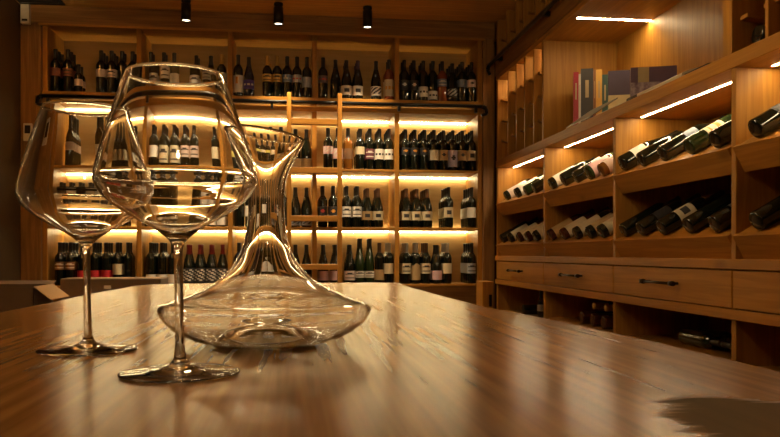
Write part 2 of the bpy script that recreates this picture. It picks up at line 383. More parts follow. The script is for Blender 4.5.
for (r, b), items in CELLS.items():
    xl, xr = XD[b] + 0.018, XD[b+1] - 0.018
    group = 'bottles on the back shelves'
    RR = [{'bx': .0382, 'bg': .0425, 'rs': .0385, 'hf': .031}[it[1][0]] for it in items]
    XX = [on_y(it[0], 200, YF + 0.055)[0] for it in items]
    lim = xl
    for k, R in enumerate(RR):
        XX[k] = max(XX[k], lim + R + .0015); lim = XX[k] + R
    lim = xr
    for k in range(len(items) - 1, -1, -1):
        XX[k] = min(XX[k], lim - RR[k] - .0015); lim = XX[k] - RR[k]
    for k, (u, spec, nb) in enumerate(items):
        x = XX[k]
        ln = LNAME.get(spec[3], spec[3])
        gl = GL[spec[1]][1]
        look = f"{gl} wine bottle with {ln} label" if ln else f"{gl} wine bottle without visible label"
        bottle(spec, Matrix.Translation((x, YF + 0.055, ZS[r] + .0008)) @ TALL[spec[0]], f"{look}, {ORD[k]} from left on {SHELFN[r]}, {BAYN[b]}", group)
        for q in range(nb):
            yy = YF + 0.055 + (q + 1) * (0.0885 if spec[0] in ('bg', 'rs') else 0.0785)
            jx = x
            s2 = (spec[0], spec[1], spec[2], spec[3] if ln else None, spec[4], 'plain', 'd')
            depth = ['directly', 'second', 'third'][q]
            bottle(s2, Matrix.Translation((jx, yy, ZS[r] + .0008)) @ TALL[spec[0]], f"{gl} wine bottle {depth} behind the {ORD[k]} front bottle on {SHELFN[r]}, {BAYN[b]}", group)

# ------------------------------------------------------------------ right hand cabinet
XF, XB = 1.60, 2.10
YD = [5.90, 4.746, 3.66, 2.61, 1.52]            # dividers
rc = empty('wine_cabinet', 'tall wooden cabinet with sloped bottle bins, drawers and book niche on the right', 'cabinet', (1.85, 3.6, 0))
ro = Vector((-1.85, -3.6, 0))
def RP(name, mats, *b, bev=0.002, label=None, mb=None, parent=None):
    m = mb or MB().box(*b)
    if mb is None and bev: m.bevel(bev)
    o = m.build(name, mats, parent or rc, label)
    if parent is None: o.location = ro
    return o
Z = lambda z: EYE + z
LEDGE1, LEDGE0 = Z(-.022), Z(-.060)
LOW1, LOW0 = Z(-.207), Z(-.245)
SH0, SH1 = Z(.680), Z(.735)
N1 = Z(1.380)
B1 = Z(1.575)
RP('back_panel', WZ, XB, XB + 0.02, YD[-1], YD[0] + 0.015, 0, ZC - 0.002, bev=0)
for i, y in enumerate(YD):
    RP('divider', WZ, XF, XB, y - 0.015, y + 0.015, 0.08, SH0)
RP('end_panel', WZ, XF, XB, YD[0] - 0.015, YD[0] + 0.015, SH1, ZC - 0.003)
y0, y1 = YD[-1] - 0.015, YD[0] + 0.015
RP('ledge', WY, XF - 0.012, XB, y0, y1, LEDGE0, LEDGE1)
RP('ledge', WY, XF - 0.012, XB, y0, y1, LOW0, LOW1)
RP('shelf', WY, XF - 0.006, XB, y0, y1, SH0, SH1)
RP('shelf', WY, XF - 0.006, XB, y0, y1, N1, N1 + 0.03)
RP('fascia', DY, XF - 0.012, XF + 0.008, y0, y1, N1 + 0.03, B1)
RP('shelf', WY, XF, XB, y0, y1, B1 - 0.02, B1)
RP('plinth', DY, XF + 0.05, XF + 0.07, y0, y1, 0, 0.08)
RP('bottom_shelf', WY, XF + 0.02, XB, y0, y1, 0.08, 0.10)
AL = math.radians(29); CA, SA = math.cos(AL), math.sin(AL)
def tray(yA, yB, L):
    # sloped board: front edge at (XF, L), rising to the back, with a board below its front edge
    d = (CA, SA); n = (-SA, CA)
    ln = 0.45; t = 0.018
    P = lambda s, o: (XF + 0.004 + d[0] * s + n[0] * o, L + d[1] * s + n[1] * o)
    RP('sloped_floor', WY, mb=MB().prism_y([P(0, -t), P(ln, -t), P(ln, 0), P(0, 0)], yA, yB))
    RP('lip', WY, mb=MB().prism_y([P(0, 0.004), P(0, -0.098), P(-0.02, -0.098), P(-0.02, 0.004)], yA, yB))
for (ya, yb) in zip(YD, YD[1:]):
    a, b = yb + 0.016, ya - 0.016
    tray(a, b, Z(.392)); tray(a, b, Z(.068))
    RP('led_strip', LEDR, XF + 0.12, XF + 0.130, a + 0.004, b - 0.03, SH0 - 0.0012, SH0 - 0.0002, bev=0, label='glowing white light strip under the shelf')
    # drawer of this bay
    dr = RP('drawer', WY, XF - 0.006, XF + 0.014, a - 0.011, b + 0.011, LOW1 + 0.004, LEDGE0 - 0.004, bev=0.002)
    cy, cz = (a + b) / 2, Z(-.128)
    h = MB().tube((XF - 0.038, cy - 0.15, cz), (XF - 0.038, cy + 0.15, cz), 0.006)
    for s in (-1, 1):
        h.tube((XF - 0.006, cy + s * 0.125, cz), (XF - 0.038, cy + s * 0.125, cz), 0.006)
        h.tube((XF - 0.038, cy + s * 0.118, cz), (XF - 0.038, cy + s * 0.150, cz), 0.0105)
    h.build('handle', BRONZE, dr, 'dark bronze bar handle')
for i, fl in enumerate((.545, .585, .585, .585)):
    RP('inner_shelf', WY, XF + 0.03, XB, YD[i+1] + 0.016, YD[i] - 0.016, fl - 0.02, fl)
# book niche
YN0, YN1 = 2.645, 4.775
RP('niche_side', WZ, XF, XB, YN1 - 0.015, YN1 + 0.015, SH1, N1)
RP('niche_side', WZ, XF - 0.004, XB, YN0 - 0.03, YN0 + 0.03, SH1, N1)
RP('led_strip', LEDR, XF + 0.045, XB - 0.002, 4.27, 4.29, N1 - 0.0012, N1 - 0.0002, bev=0, label='glowing white light strip under niche ceiling')
# bottle racks: upright boards with small cleats
def rack(ys, z0, z1, levels, ends):
    for y in ys:
        RP('upright', WZ, XF + 0.004, XB, y - 0.009, y + 0.009, z0, z1)
    allY = sorted(ends + ys)
    for a, b in zip(allY, allY[1:]):
        a += 0.0095 if a in ys else 0.0155; b -= 0.0095 if b in ys else 0.0155
        for L in levels:
            for (p, q) in ((a, a + 0.045), (b - 0.045, b)):
                RP('cleat', WY, mb=MB().prism_y([(XF + 0.03, L - 0.014), (XF + 0.09, L - 0.022), (XB - 0.05, L - 0.022), (XB - 0.05, L), (XF + 0.03, L)], p, q))
ysl = [on_x(u, 100, XF)[1] for u in (507.3, 515.5, 524, 533)]
rack(ysl, SH1, N1, [Z(.90), Z(1.06), Z(1.22)], [YN1, YD[0]])
RP('led_strip', LEDR, XF + 0.16, XF + 0.17, YN1 + 0.02, YD[0] - 0.03, N1 - 0.005, N1 - 0.0005, bev=0, label='glowing white light strip over the bottle slots')
ysu = [on_x(u, 20, XF)[1] for u in (506, 515, 523, 534.6, 545, 557, 572)]
rack(ysu, B1, ZC - 0.004, [Z(1.70)], [YD[0], 3.6])
rack([2.42, 2.20, 1.98], SH1, N1, [Z(.872), Z(1.02), Z(1.17)], [YD[-1], YN0 - 0.015])
rr = RP('ladder_rail', BLACK, mb=MB().tube((XF - 0.062, 1.6, Z(1.50)), (XF - 0.062, 5.915, Z(1.50)), 0.014, 14), label='black tubular ladder rail')
for y in (5.7, 4.6, 3.5, 2.4):
    MB().box(XF - 0.062, XF - 0.012, y - 0.012, y + 0.012, Z(1.485), Z(1.515)).build('bracket', BLACK, rr)
MB().tube((XF - 0.062, 5.905, Z(1.50)), (XF - 0.075, 5.905, Z(1.46)), 0.016).tube((XF - 0.075, 5.905, Z(1.46)), (XF - 0.055, 5.905, Z(1.42)), 0.013).build('hook', BLACK, rr)

# bottles in the sloped bins
ROT = Matrix.Rotation(PI / 2 - AL, 4, 'Y') @ Matrix.Rotation(math.radians(-40), 4, 'Z')
BINS = [
 (0, .392, [(508.4, cl('palepink','T')),(519, cl('white','T')),(528.5, sp(g='green',lc='white',span='H')),(537, cl('cream','M'))]),
 (1, .392, [(554, cl('white','T')),(567, BG(None)),(579, cl('palepink','H')),(592, BG('pink','T',g='green')),(605, sp(g='amber',lc='palepink',span='T'))]),
 (2, .392, [(627, BG('white','M')),(645.5, D),(667, cl('bluegrey','H')),(694, sp(lc='cream',span='M',pat='lines',ink='o',g='green')),(720, cl('white','H','word',ink='o'))]),
 (3, .392, [(761, cl('black','M')),]),
 (0, .068, [(504.5, D),(512, cl('cream','T')),(521, sp(g='wine',lc='cream',span='T')),(530, sp(g='wine',lc='cream',span='T',c='D')),(538, cl('cream','T'))]),
 (1, .068, [(553, sp(g='wine',lc='tan',span='T',c='D')),(566, sp(g='wine',lc='cream',span='T',c='D')),(579, cl('cream','T')),(592.5, cl('tan','T')),(604.5, cl('cream','T'))]),
 (2, .068, [(627.5, D),(645, cl('black','M')),(666, cl('cream','M','square')),(693, D),(719.5, cl('black','M'))]),
 (3, .068, [(762, D),]),
]
BINN = ['farthest bin', 'second bin', 'third bin', 'nearest bin']
for bay, L, items in BINS:
    last = 99
    lo_, hi_ = YD[bay+1] + 0.016, YD[bay] - 0.016
    for k, (u, spec) in enumerate(items):
        R = .0382 if spec[0] == 'bx' else .0425
        y = on_x(u, 200, XF + 0.02)[1]
        y = min(max(y, lo_ + R + .004), hi_ - R - .004, last - R - .004); last = y - R
        off = 0.012
        pos = Vector((XF + 0.004 + CA * off - SA * (R + .0006), y, Z(L) + SA * off + CA * (R + .0006)))
        ln = LNAME.get(spec[3], spec[3]); gl = GL[spec[1]][1]
        look = f"{gl} wine bottle with {ln} label" if ln else f"{gl} wine bottle without visible label"
        bottle(spec, Matrix.Translation(pos) @ ROT @ Matrix.Diagonal((1, 1, 1.12, 1)), f"{look}, {ORD[k]} in {'upper' if L > .2 else 'lower'} tray, {BINN[bay]}", 'bottles in the sloped trays')
# bottles lying in the racks (base outwards)
LIE = Matrix.Rotation(PI / 2, 4, 'Y')
def lying(y, zf, xb, spec, label, group, flip=False, size=1):
    R = .0382 if spec[0] == 'bx' else .0425
    M = Matrix.Translation((xb, y, zf + R)) @ LIE
    if size != 1: M = Matrix.Translation((xb + .30 * size, y, zf + R * size)) @ Matrix.Rotation(-PI / 2, 4, 'Y') @ Matrix.Scale(size, 4)
    elif flip: M = Matrix.Translation((xb + .30, y, zf + R)) @ Matrix.Rotation(-PI / 2, 4, 'Y')
    return bottle(spec, M, label, group)
slotY = sorted(ysl + [YN1, YD[0]], reverse=True)
SLOTN = ['first', 'second', 'third', 'fourth', 'fifth', 'sixth', 'seventh', 'eighth']
fill = [(0, 1), (0, 1, 3), (0, 1, 2), (0, 1, 2, 3), (0, 2)]
LV = [SH1, Z(.90), Z(1.06), Z(1.22)]
LVN = ['on the floor', 'on the first cleat', 'on the second cleat', 'on the top cleat']
for s, (a, b) in enumerate(zip(slotY, slotY[1:])):
    for q in fill[s]:
        lying((a + b) / 2 if q == 0 else (a + b) / 2, LV[q] + .0005, XF + 0.05, BG(None) if False else D, f"dark wine bottle lying {LVN[q]} of {SLOTN[s]} slot from corner, beside book niche", 'bottles in the slotted rack')
upY = sorted(ysu + [YD[0], 3.6], reverse=True)
for s, (a, b) in enumerate(zip(upY, upY[1:])):
    if s > 6: break
    for q, zf in ((0, B1), (1, Z(1.70))):
        if (s + q) % 3 == 2 or (b - a if b > a else a - b) < .12: continue
        lying((a + b) / 2, zf + .0005, XF + 0.05, D, f"dark wine bottle lying {LVN[q]} of {SLOTN[s]} slot above the cabinet ladder rail", 'bottles in the slotted rack')
lying(2.515, SH1 + .0005, XF + 0.03, D, 'dark wine bottle lying on shelf in the rack beside the book niche', None)

# bottles in the open lower compartments
lying(on_x(529, 300, XF + .1)[1] + .03, .5458, XF + 0.06, D, 'dark wine bottle lying in the lower compartment below the farthest drawer', 'bottles below the drawers')
bottle(sp(kind='hf', g='dark', c='K', lc='grey'), Matrix.Translation((XF + .12, max(on_x(538.5, 300, XF + .1)[1], 4.81), .5458)) @ Matrix.Scale(.9, 4), 'small dark bottle standing in the compartment below the farthest drawer', 'bottles below the drawers')
for k, u in enumerate((586, 597, 608)):
    y = on_x(u, 320, XF + .08)[1]
    y = max(y, 3.66 + .02 + .04 + .09 * (2 - k))
    lying(y, .5855, XF + 0.05, sp(g='wine', c='D'), f"{['farthest','midmost','nearest'][k]} of three dark red bottles under the gold-capped pair below second drawer", 'bottles below the drawers')
y1_, y2_ = on_x(595, 320, XF + .05)[1], on_x(607, 320, XF + .05)[1]
for k, y in enumerate((max(y1_, y2_ + .11), y2_)):
    lying(y, .5855 + .0775, XF + 0.04, sp(g='wine', c='G'), f"{['farther','nearer'][k]} of two dark red bottles showing gold capsule ends, below second drawer", 'bottles below the drawers', True, 1.15)
for k, (px_, py_, sgn) in enumerate(((XF + .16, 2.64, 1), (XF + .16, 3.25, -1), (XF + .25, 2.66, 1), (XF + .25, 3.27, -1))):
    M = Matrix.Translation((px_, py_, .5855 + .0383)) @ Matrix.Rotation(-sgn * PI / 2, 4, 'X')
    bottle(sp(g='green'), M, f"{['front near','front far','rear near','rear far'][k]} dark green bottle lying lengthwise below the third drawer", 'bottles below the drawers')

# books and papers in the niche
PHI = math.radians(-20); EX = Vector((math.cos(PHI), math.sin(PHI)))
def along(u, P):                       # where the sight line of column u meets the line from P along EX
    r = ray(u, 100); r = (r[0], r[1])
    cr = lambda a, b: a[0] * b[1] - a[1] * b[0]
    return -cr(P, r) / cr(EX, r)
def book(name, label, P, u0, u1, v, d, col, yo=0.0, extra=None, gap=.0008):
    s0, s1 = along(u0, P) + gap, along(u1, P)
    um = (u0 + u1) / 2; sm = along(um, P); X, Y = P[0] + EX[0] * sm, P[1] + EX[1] * sm
    H = EYE + (253 - v) / F * (X * ST + Y * CT) - SH1 - .0008
    c = plain(name + '_cover_' + '_'.join(str(int(q * 1000)) for q in col), col, 0.45)
    t = 0.003
    e = empty(name, label, 'book' if name == 'book' else 'box', (P[0] + EX[0] * s0 + yo * EX[1] * -1, P[1] + EX[1] * s0 + yo * EX[0], SH1 + .0008), 'books in the niche' if name == 'book' else None)
    e.rotation_euler = (0, 0, PHI)
    w = s1 - s0
    m = MB().box(0, t, 0, d, 0, H).box(w - t, w, 0, d, 0, H).box(t, w - t, 0, t, 0, H)
    m.build('cover', c, e)
    MB().box(t, w - t, t, d - .004, .003, H - .003).build('pages', PAPER, e)
    if name == 'book' and w > .012:
        MB().box(w * .36, w * .64, -.0006, 0, H * .55, H * .82).build('title', plain('spine_ink', (.35, .26, .14), .5), e, 'pale spine lettering')
    if extra: extra(e, w, H, d)
    return e
PB = (1.665, 4.50)
book('book', 'tall red book standing first on the left of the row', PB, 573.3, 578.6, 72, .18, (.30, .012, .025))
book('book', 'thin white book standing between the red and dark grey books', PB, 578.6, 580.8, 74, .17, (.5, .47, .42))
book('book', 'thick dark grey book standing beside the thin white one', PB, 580.8, 593.2, 68.5, .18, (.035, .03, .03))
book('book', 'narrow brown book standing between dark grey and yellow books', PB, 593.2, 596, 70, .17, (.22, .09, .03))
book('book', 'yellow book standing between the brown and green books', PB, 596, 602, 69.5, .18, (.55, .30, .06))
book('book', 'dark green and blue book standing beside the yellow one', PB, 602, 608, 74.5, .17, (.035, .07, .06))
def halves(e, w, H, d):
    MB().box(-.0004, w + .0004, -.0012, d * .5, .001, H * .60).build('paper_band', plain('cream_band', (.42, .33, .17), .6), e, 'cream paper band')
book('gift_box', 'dark purple box with cream lower band beside the books', PB, 608, 630, 70.5, .15, (.05, .033, .055), extra=halves, gap=.002)
def picture(e, w, H, d):
    m, nt, b = new_mat('lilac_print')
    tc = nt.nodes.new('ShaderNodeTexCoord'); n = nt.nodes.new('ShaderNodeTexNoise'); n.inputs['Scale'].default_value = 22; n.inputs['Detail'].default_value = 5
    r = nt.nodes.new('ShaderNodeValToRGB'); r.color_ramp.elements[0].position = .38; r.color_ramp.elements[1].position = .62
    r.color_ramp.elements[0].color = (.14, .085, .14, 1); r.color_ramp.elements[1].color = (.48, .40, .44, 1)
    nt.links.new(tc.outputs['Object'], n.inputs['Vector']); nt.links.new(n.outputs['Fac'], r.inputs['Fac']); nt.links.new(r.outputs['Color'], b.inputs['Base Color'])
    MB().box(.001, w - .001, -.0015, 0, .002, H * .70).build('print', m, e, 'lilac printed mountain picture')
    MB().box(w * .16, w * .40, -.0015, 0, H * .70, H - .002).build('paper_band', plain('cream_band', (.42, .33, .17), .6), e, 'pale upper panel')
book('picture_box', 'large purple box with lilac mountain print standing by niche back', (1.817, 3.95), 630.5, 677, 66.5, .035, (.12, .07, .12), extra=picture)
def sheet(name, label, y0, y1, tilt, length, bend, mats, lift=0.0, x0=XF + .01, yaw=0.0, t=.006):
    m = MB(); n = 10; top, bot = [], []
    for i in range(n + 1):
        s = length * i / n
        a = math.radians(tilt) + bend * (i / n)
        x = s * math.cos(a); z = lift + s * math.sin(a)
        top.append((x, z + t)); bot.append((x, z))
    m.prism_y(bot + top[::-1], y0, y1)
    o = m.build(name, mats); tag(o, label, 'magazine', 'papers on the niche shelf')
    o.location = (x0, 0, SH1 + .0005)
    return o
MAGG = plain('grey_magazine', (.16, .13, .09), .3); MAGC = plain('cream_magazine', (.42, .35, .22), .3); MAGD = plain('dark_magazine', (.06, .05, .045), .25)
sheet('magazine', 'grey magazine with curled cover lying lowest before the books', 3.99, 4.36, 16, .20, .16, MAGC)
sheet('magazine', 'dark grey magazine tilted up on top before the books', 4.00, 4.38, 34, .19, .0, MAGG, .012, XF + .012)
sheet('magazine', 'cream magazine bent upward before the purple picture box', 3.00, 3.42, 30, .13, -.3, MAGC, .006, XF + .008, t=.012)
sheet('magazine', 'dark glossy folder end beside the cream magazine', 3.43, 3.54, 30, .13, -.3, MAGD, .004, XF + .010, t=.014)
sheet('magazine', 'glossy dark folder with white edge lying near the niche end', 2.80, 2.98, 10, .14, .12, MAGD, .004, XF + .008)
st = MB().lathe([(0,0),(.030,0),(.032,.006),(.032,.16),(.026,.19),(.014,.21),(.012,.25),(.016,.253),(.016,.268),(0,.27)], 20).build('brandy_bottle', plain('old_amber', (.16, .085, .03), .25, .1))
st.location = (XF + .10, 2.735, SH1 + .0005); tag(st, 'slim brown bottle standing against the niche end', 'bottle')
MB().lathe([(.0125,.215),(.0168,.22),(.0172,.27),(0,.2712)], 16).build('capsule', plain('capsule_pale', (.5,.42,.3), .5), st, 'pale capsule')

# ------------------------------------------------------------------ small fittings
e = empty('ceiling_vent', 'black square opening in the ceiling at the left corner', 'vent', (-1.82, 5.72, ZC))
o = MB().box(-.20, .12, -.22, .20, -.012, 0).bevel(.003).build('frame', DARKGAP, e)
o = MB()
for i in range(6): o.box(-.17, .09, -.18 + i * .06, -.15 + i * .06, -.018, -.012)
o.build('grille', BLACK, e)
p = on_y(26, 14, 5.95)
e = empty('wall_sensor', 'pale rectangular sensor box high on the left post', 'sensor', (p[0], 5.9645, p[2]))
MB().box(-.032, .032, -.045, 0, -.078, .078).bevel(.006, 2).build('housing', PALEPL, e)
MB().box(-.02, .02, -.047, -.045, -.06, -.045).build('indicator', BLACK, e)
p = on_y(27.5, 132, 5.95)
e = empty('light_switch', 'pale switch plate with dark panel on the left post', 'switch', (p[0], 5.9645, p[2]))
MB().box(-.032, .032, -.012, 0, -.066, .066).bevel(.003).build('plate', PALEPL, e)
MB().box(-.020, .020, -.015, -.012, -.010, .050).build('button', BLACK, e, 'dark panel')

SPOTS = [(-.792, 5.70), (-.122, 5.70), (.543, 5.70)]
EXTRA = []
SN = ['leftmost black ceiling spotlight, above the second shelf bay', 'middle black ceiling spotlight, above the middle shelf bay', 'rightmost black ceiling spotlight, above the fourth shelf bay', 'black ceiling spotlight over left aisle beyond the frame', 'black ceiling spotlight over table far end beyond the frame', 'black ceiling spotlight above the wine glasses, beyond the frame', 'black ceiling spotlight near cabinet side beyond the frame']
for i, (x, y) in enumerate(SPOTS + EXTRA):
    e = empty('ceiling_spotlight', SN[i], 'spotlight', (x, y, ZC), 'ceiling spotlights')
    m = MB().lathe([(0, -.001), (.034, -.001), (.034, -.018), (.030, -.02), (.030, -.032), (.036, -.034), (.036, -.158), (.033, -.158), (.031, -.146), (0, -.146)], 24)
    m.build('housing', BLACK, e)
    MB().lathe([(0, -.150), (.029, -.150), (.029, -.147), (0, -.147)], 20).build('bulb', BULB, e, 'glowing lamp face')
    L = bpy.data.lights.new('spot', 'SPOT'); lo2 = bpy.data.objects.new('spot_lamp', L); COL.objects.link(lo2)
    lo2.location = (x, y, ZC - .165); L.spot_size = math.radians(80); L.spot_blend = .8; L.shadow_soft_size = .03
    L.color = (1, .74, .42)
    L.energy = 110 if i < 3 else 110

OPAL = emit('added_opal_globe', (1.0, 0.74, 0.39), 50.0)  # unseen pendant globes added as fill light for ceiling, shelves and cabinet
for x, y, nm in ((-.25, 2.6, 'added opal globe pendant lamp beyond the table end, left of centre'), (.75, 2.6, 'added opal globe pendant lamp between the table end and the bottle cabinet'), (.2, -.9, 'added opal globe pendant lamp over the near table end')):
    e = empty('added_pendant_lamp', nm, 'lamp', (x, y, ZC), 'added opal pendant lamps')
    MB().lathe([(0, -.001), (.045, -.001), (.045, -.02), (.010, -.03), (.003, -.03), (.003, -.60), (.02, -.605), (.026, -.66), (0, -.66)], 20).build('cord', BLACK, e)
    MB().lathe([(0, -.80)] + [(.075 * math.sin(PI * k / 12), -.725 - .075 * math.cos(PI * k / 12)) for k in range(1, 12)] + [(0, -.65)], 24).build('globe', OPAL, e, 'glowing opal globe of added lamp')

# up-lighters added on the left wall, out of view, to brighten the ceiling
for y, nm in ((4.4, 'added black wall up-lighter nearest the back shelves'), (1.8, 'added black wall up-lighter beside the table')):
    e = empty('added_uplighter', nm, 'lamp', (-2.039, y, 2.25), 'added wall up-lighters')
    MB().box(0, .12, -.15, .15, 0, .012).box(0, .012, -.15, .15, .012, .10).box(.108, .12, -.15, .15, .012, .10).box(.012, .108, -.15, -.138, .012, .10).box(.012, .108, .138, .15, .012, .10).build('housing', BLACK, e)
    MB().box(.03, .09, -.12, .12, .014, .03).build('lamp', emit('added_uplight_lamp', (1.0, .70, .36), 1500.0), e, 'glowing tube of added lamp')

# cartons and crate in front of the shelves
def carton(label, x0, x1, y0, y1, z0, z1, mat_, flaps=False, tag_=None):
    e = empty('carton', label, 'box', ((x0+x1)/2, (y0+y1)/2, z0)); off = Vector((-(x0+x1)/2, -(y0+y1)/2, -z0))
    if not flaps:
        o = MB().box(x0, x1, y0, y1, z0, z1).bevel(.006, 2).build('body', mat_, e); o.location = off
        o = MB().box(x0 + .01, x1 - .01, (y0+y1)/2 - .025, (y0+y1)/2 + .025, z1, z1 + .001).build('tape', CARD2, e, 'tan packing tape'); o.location = off
    else:
        t = .006
        m = MB().box(x0, x0+t, y0, y1, z0, z1).box(x1-t, x1, y0, y1, z0, z1).box(x0, x1, y0, y0+t, z0, z1).box(x0, x1, y1-t, y1, z0, z1).box(x0, x1, y0, y1, z0, z0+t)
        o = m.build('body', mat_, e); o.location = off
        X = x1
        o = MB().hexa([(X, y0, z1), (X + .095, y0, z1 - .075), (X + .095, y1, z1 - .075), (X, y1, z1), (X, y0, z1+t), (X + .095, y0, z1 - .075+t), (X + .095, y1, z1 - .075+t), (X, y1, z1+t)]).build('flap', CARD2, e, 'tan open flap'); o.location = off
        o = MB().hexa([(x0, y1 - t, z1), (x1, y1 - t, z1), (x1, y1 + .06, z1 + .02), (x0, y1 + .06, z1 + .02), (x0, y1 - t, z1+t), (x1, y1 - t, z1+t), (x1, y1 + .06, z1 + .02+t), (x0, y1 + .06, z1 + .02+t)]).build('flap', CARD, e); o.location = off
    if tag_:
        o = MB().box(*tag_).build('paper_tag', PAPER, e, 'small white paper tag'); o.location = off
YC = 5.30
xa, xb_ = on_y(60, 280, YC)[0], on_y(161, 280, YC)[0]
zt_ = on_y(100, 278.5, YC)[2]
carton('long grey-brown carton stacked on top before the left shelves', xa, xb_, YC, YC + .30, .42, zt_, CARD, tag_=(on_y(104, 285, YC)[0], on_y(111, 285, YC)[0], YC - .0012, YC, on_y(104, 289, YC)[2], on_y(104, 285.5, YC)[2]))
carton('long grey-brown carton on the floor under the upper carton', xa + .02, xb_ - .02, YC + .01, YC + .31, 0.001, .4195, CARD)
carton('grey-brown carton on the floor under the open box', -1.91, -1.50, 4.62, 5.02, 0.001, .42, CARD)
carton('open cardboard box with a drooping tan flap near left wall', -1.90, -1.51, 4.64, 5.0, .421, .80, CARD, flaps=True)
px0, px1 = on_y(482.5, 290, 5.62)[0], on_y(493.5, 290, 5.62)[0]
pt = on_y(488, 281.5, 5.62)[2]
e = empty('wooden_stand', 'pale wooden stand with dark slot at the corner of both racks', 'stand', ((px0+px1)/2, 5.72, 0))
off = Vector((-(px0+px1)/2, -5.72, 0))
o = box('body', WZ, e, px0, px1, 5.62, 5.82, 0, pt, bev=.004); o.location = off
o = MB().box(px1 - .035, px1 - .012, 5.6185, 5.62, pt - .19, pt - .10).build('slot', BLACK, e, 'dark hand slot'); o.location = off

# ------------------------------------------------------------------ table
TZ = EYE - .094
def table_mat():
    m, nt, b = new_mat('table_oak')
    N, L = nt.nodes.new, nt.links.new
    tc = N('ShaderNodeTexCoord')
    mp = N('ShaderNodeMapping'); mp.inputs['Scale'].default_value = (30, 1.5, 5); L(tc.outputs['Object'], mp.inputs['Vector'])
    n1 = N('ShaderNodeTexNoise'); n1.inputs['Scale'].default_value = 1.0; n1.inputs['Detail'].default_value = 2.5; n1.inputs['Distortion'].default_value = 1.0; L(mp.outputs[0], n1.inputs['Vector'])
    sn = N('ShaderNodeMath'); sn.operation = 'MULTIPLY'; sn.inputs[1].default_value = 26; L(n1.outputs['Fac'], sn.inputs[0])
    s2 = N('ShaderNodeMath'); s2.operation = 'SINE'; L(sn.outputs[0], s2.inputs[0])
    mp2 = N('ShaderNodeMapping'); mp2.inputs['Scale'].default_value = (90, 3.5, 30); L(tc.outputs['Object'], mp2.inputs['Vector'])
    n2 = N('ShaderNodeTexNoise'); n2.inputs['Scale'].default_value = 1.0; n2.inputs['Detail'].default_value = 2; L(mp2.outputs[0], n2.inputs['Vector'])
    a = N('ShaderNodeMath'); a.operation = 'MULTIPLY_ADD'; a.inputs[1].default_value = .03; L(s2.outputs[0], a.inputs[0]); L(n2.outputs['Fac'], a.inputs[2])
    n3 = N('ShaderNodeTexNoise'); n3.inputs['Scale'].default_value = 3.5; n3.inputs['Detail'].default_value = 3; L(tc.outputs['Object'], n3.inputs['Vector'])
    a2 = N('ShaderNodeMath'); a2.operation = 'MULTIPLY_ADD'; a2.inputs[1].default_value = .5; L(n3.outputs['Fac'], a2.inputs[0]); L(a.outputs[0], a2.inputs[2])
    rp = N('ShaderNodeValToRGB'); e0, e1 = rp.color_ramp.elements
    e0.position = .30; e0.color = (.11, .046, .011, 1); e1.position = 1.10; e1.color = (.49, .25, .075, 1)
    L(a2.outputs[0], rp.inputs['Fac'])
    # knots and long cracks
    vm = N('ShaderNodeMapping'); vm.inputs['Scale'].default_value = (5.0, 3.2, 1); vm.inputs['Location'].default_value = (.3, .55, 0); L(tc.outputs['Object'], vm.inputs['Vector'])
    nv = N('ShaderNodeTexNoise'); nv.inputs['Scale'].default_value = 6; L(vm.outputs[0], nv.inputs['Vector'])
    va = N('ShaderNodeMix'); va.data_type = 'VECTOR'; va.inputs['Factor'].default_value = .05; L(vm.outputs[0], va.inputs['A']); L(nv.outputs['Color'], va.inputs['B'])
    vo = N('ShaderNodeTexVoronoi'); vo.inputs['Scale'].default_value = 1.0; L(va.outputs['Result'], vo.inputs['Vector'])
    k1 = N('ShaderNodeMapRange'); k1.inputs['From Min'].default_value = .02; k1.inputs['From Max'].default_value = .07; k1.inputs['To Min'].default_value = .6; k1.inputs['To Max'].default_value = 0; L(vo.outputs['Distance'], k1.inputs['Value'])
    mk = N('ShaderNodeMix'); mk.data_type = 'RGBA'; mk.inputs['B'].default_value = (.06, .026, .009, 1); L(k1.outputs[0], mk.inputs['Factor']); L(rp.outputs['Color'], mk.inputs['A'])
    # darker, duller patch near the right front corner, ragged along the grain
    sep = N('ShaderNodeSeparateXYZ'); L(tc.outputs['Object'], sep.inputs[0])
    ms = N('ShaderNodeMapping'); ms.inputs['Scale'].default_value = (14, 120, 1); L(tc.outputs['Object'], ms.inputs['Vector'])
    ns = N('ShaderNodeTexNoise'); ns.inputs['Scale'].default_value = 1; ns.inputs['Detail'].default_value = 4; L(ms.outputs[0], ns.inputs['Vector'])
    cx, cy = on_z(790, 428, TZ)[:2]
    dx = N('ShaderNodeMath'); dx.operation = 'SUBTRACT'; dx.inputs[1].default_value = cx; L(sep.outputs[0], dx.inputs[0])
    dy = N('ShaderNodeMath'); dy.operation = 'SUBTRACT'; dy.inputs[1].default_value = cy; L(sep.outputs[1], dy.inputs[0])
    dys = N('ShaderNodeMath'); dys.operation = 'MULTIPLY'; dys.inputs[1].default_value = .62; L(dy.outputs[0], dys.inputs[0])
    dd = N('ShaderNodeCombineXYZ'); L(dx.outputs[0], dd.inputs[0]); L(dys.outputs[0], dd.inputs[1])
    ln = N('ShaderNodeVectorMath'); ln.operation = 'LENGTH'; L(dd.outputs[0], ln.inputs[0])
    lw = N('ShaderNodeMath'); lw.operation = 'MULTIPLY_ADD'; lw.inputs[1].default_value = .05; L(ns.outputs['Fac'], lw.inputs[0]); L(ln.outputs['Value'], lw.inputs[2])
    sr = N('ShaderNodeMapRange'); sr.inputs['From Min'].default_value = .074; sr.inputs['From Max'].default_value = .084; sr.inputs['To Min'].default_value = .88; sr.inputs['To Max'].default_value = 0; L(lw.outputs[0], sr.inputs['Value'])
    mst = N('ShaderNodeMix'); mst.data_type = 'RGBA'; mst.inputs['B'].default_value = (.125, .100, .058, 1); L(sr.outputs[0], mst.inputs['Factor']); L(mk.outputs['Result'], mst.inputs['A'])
    L(mst.outputs['Result'], b.inputs['Base Color'])
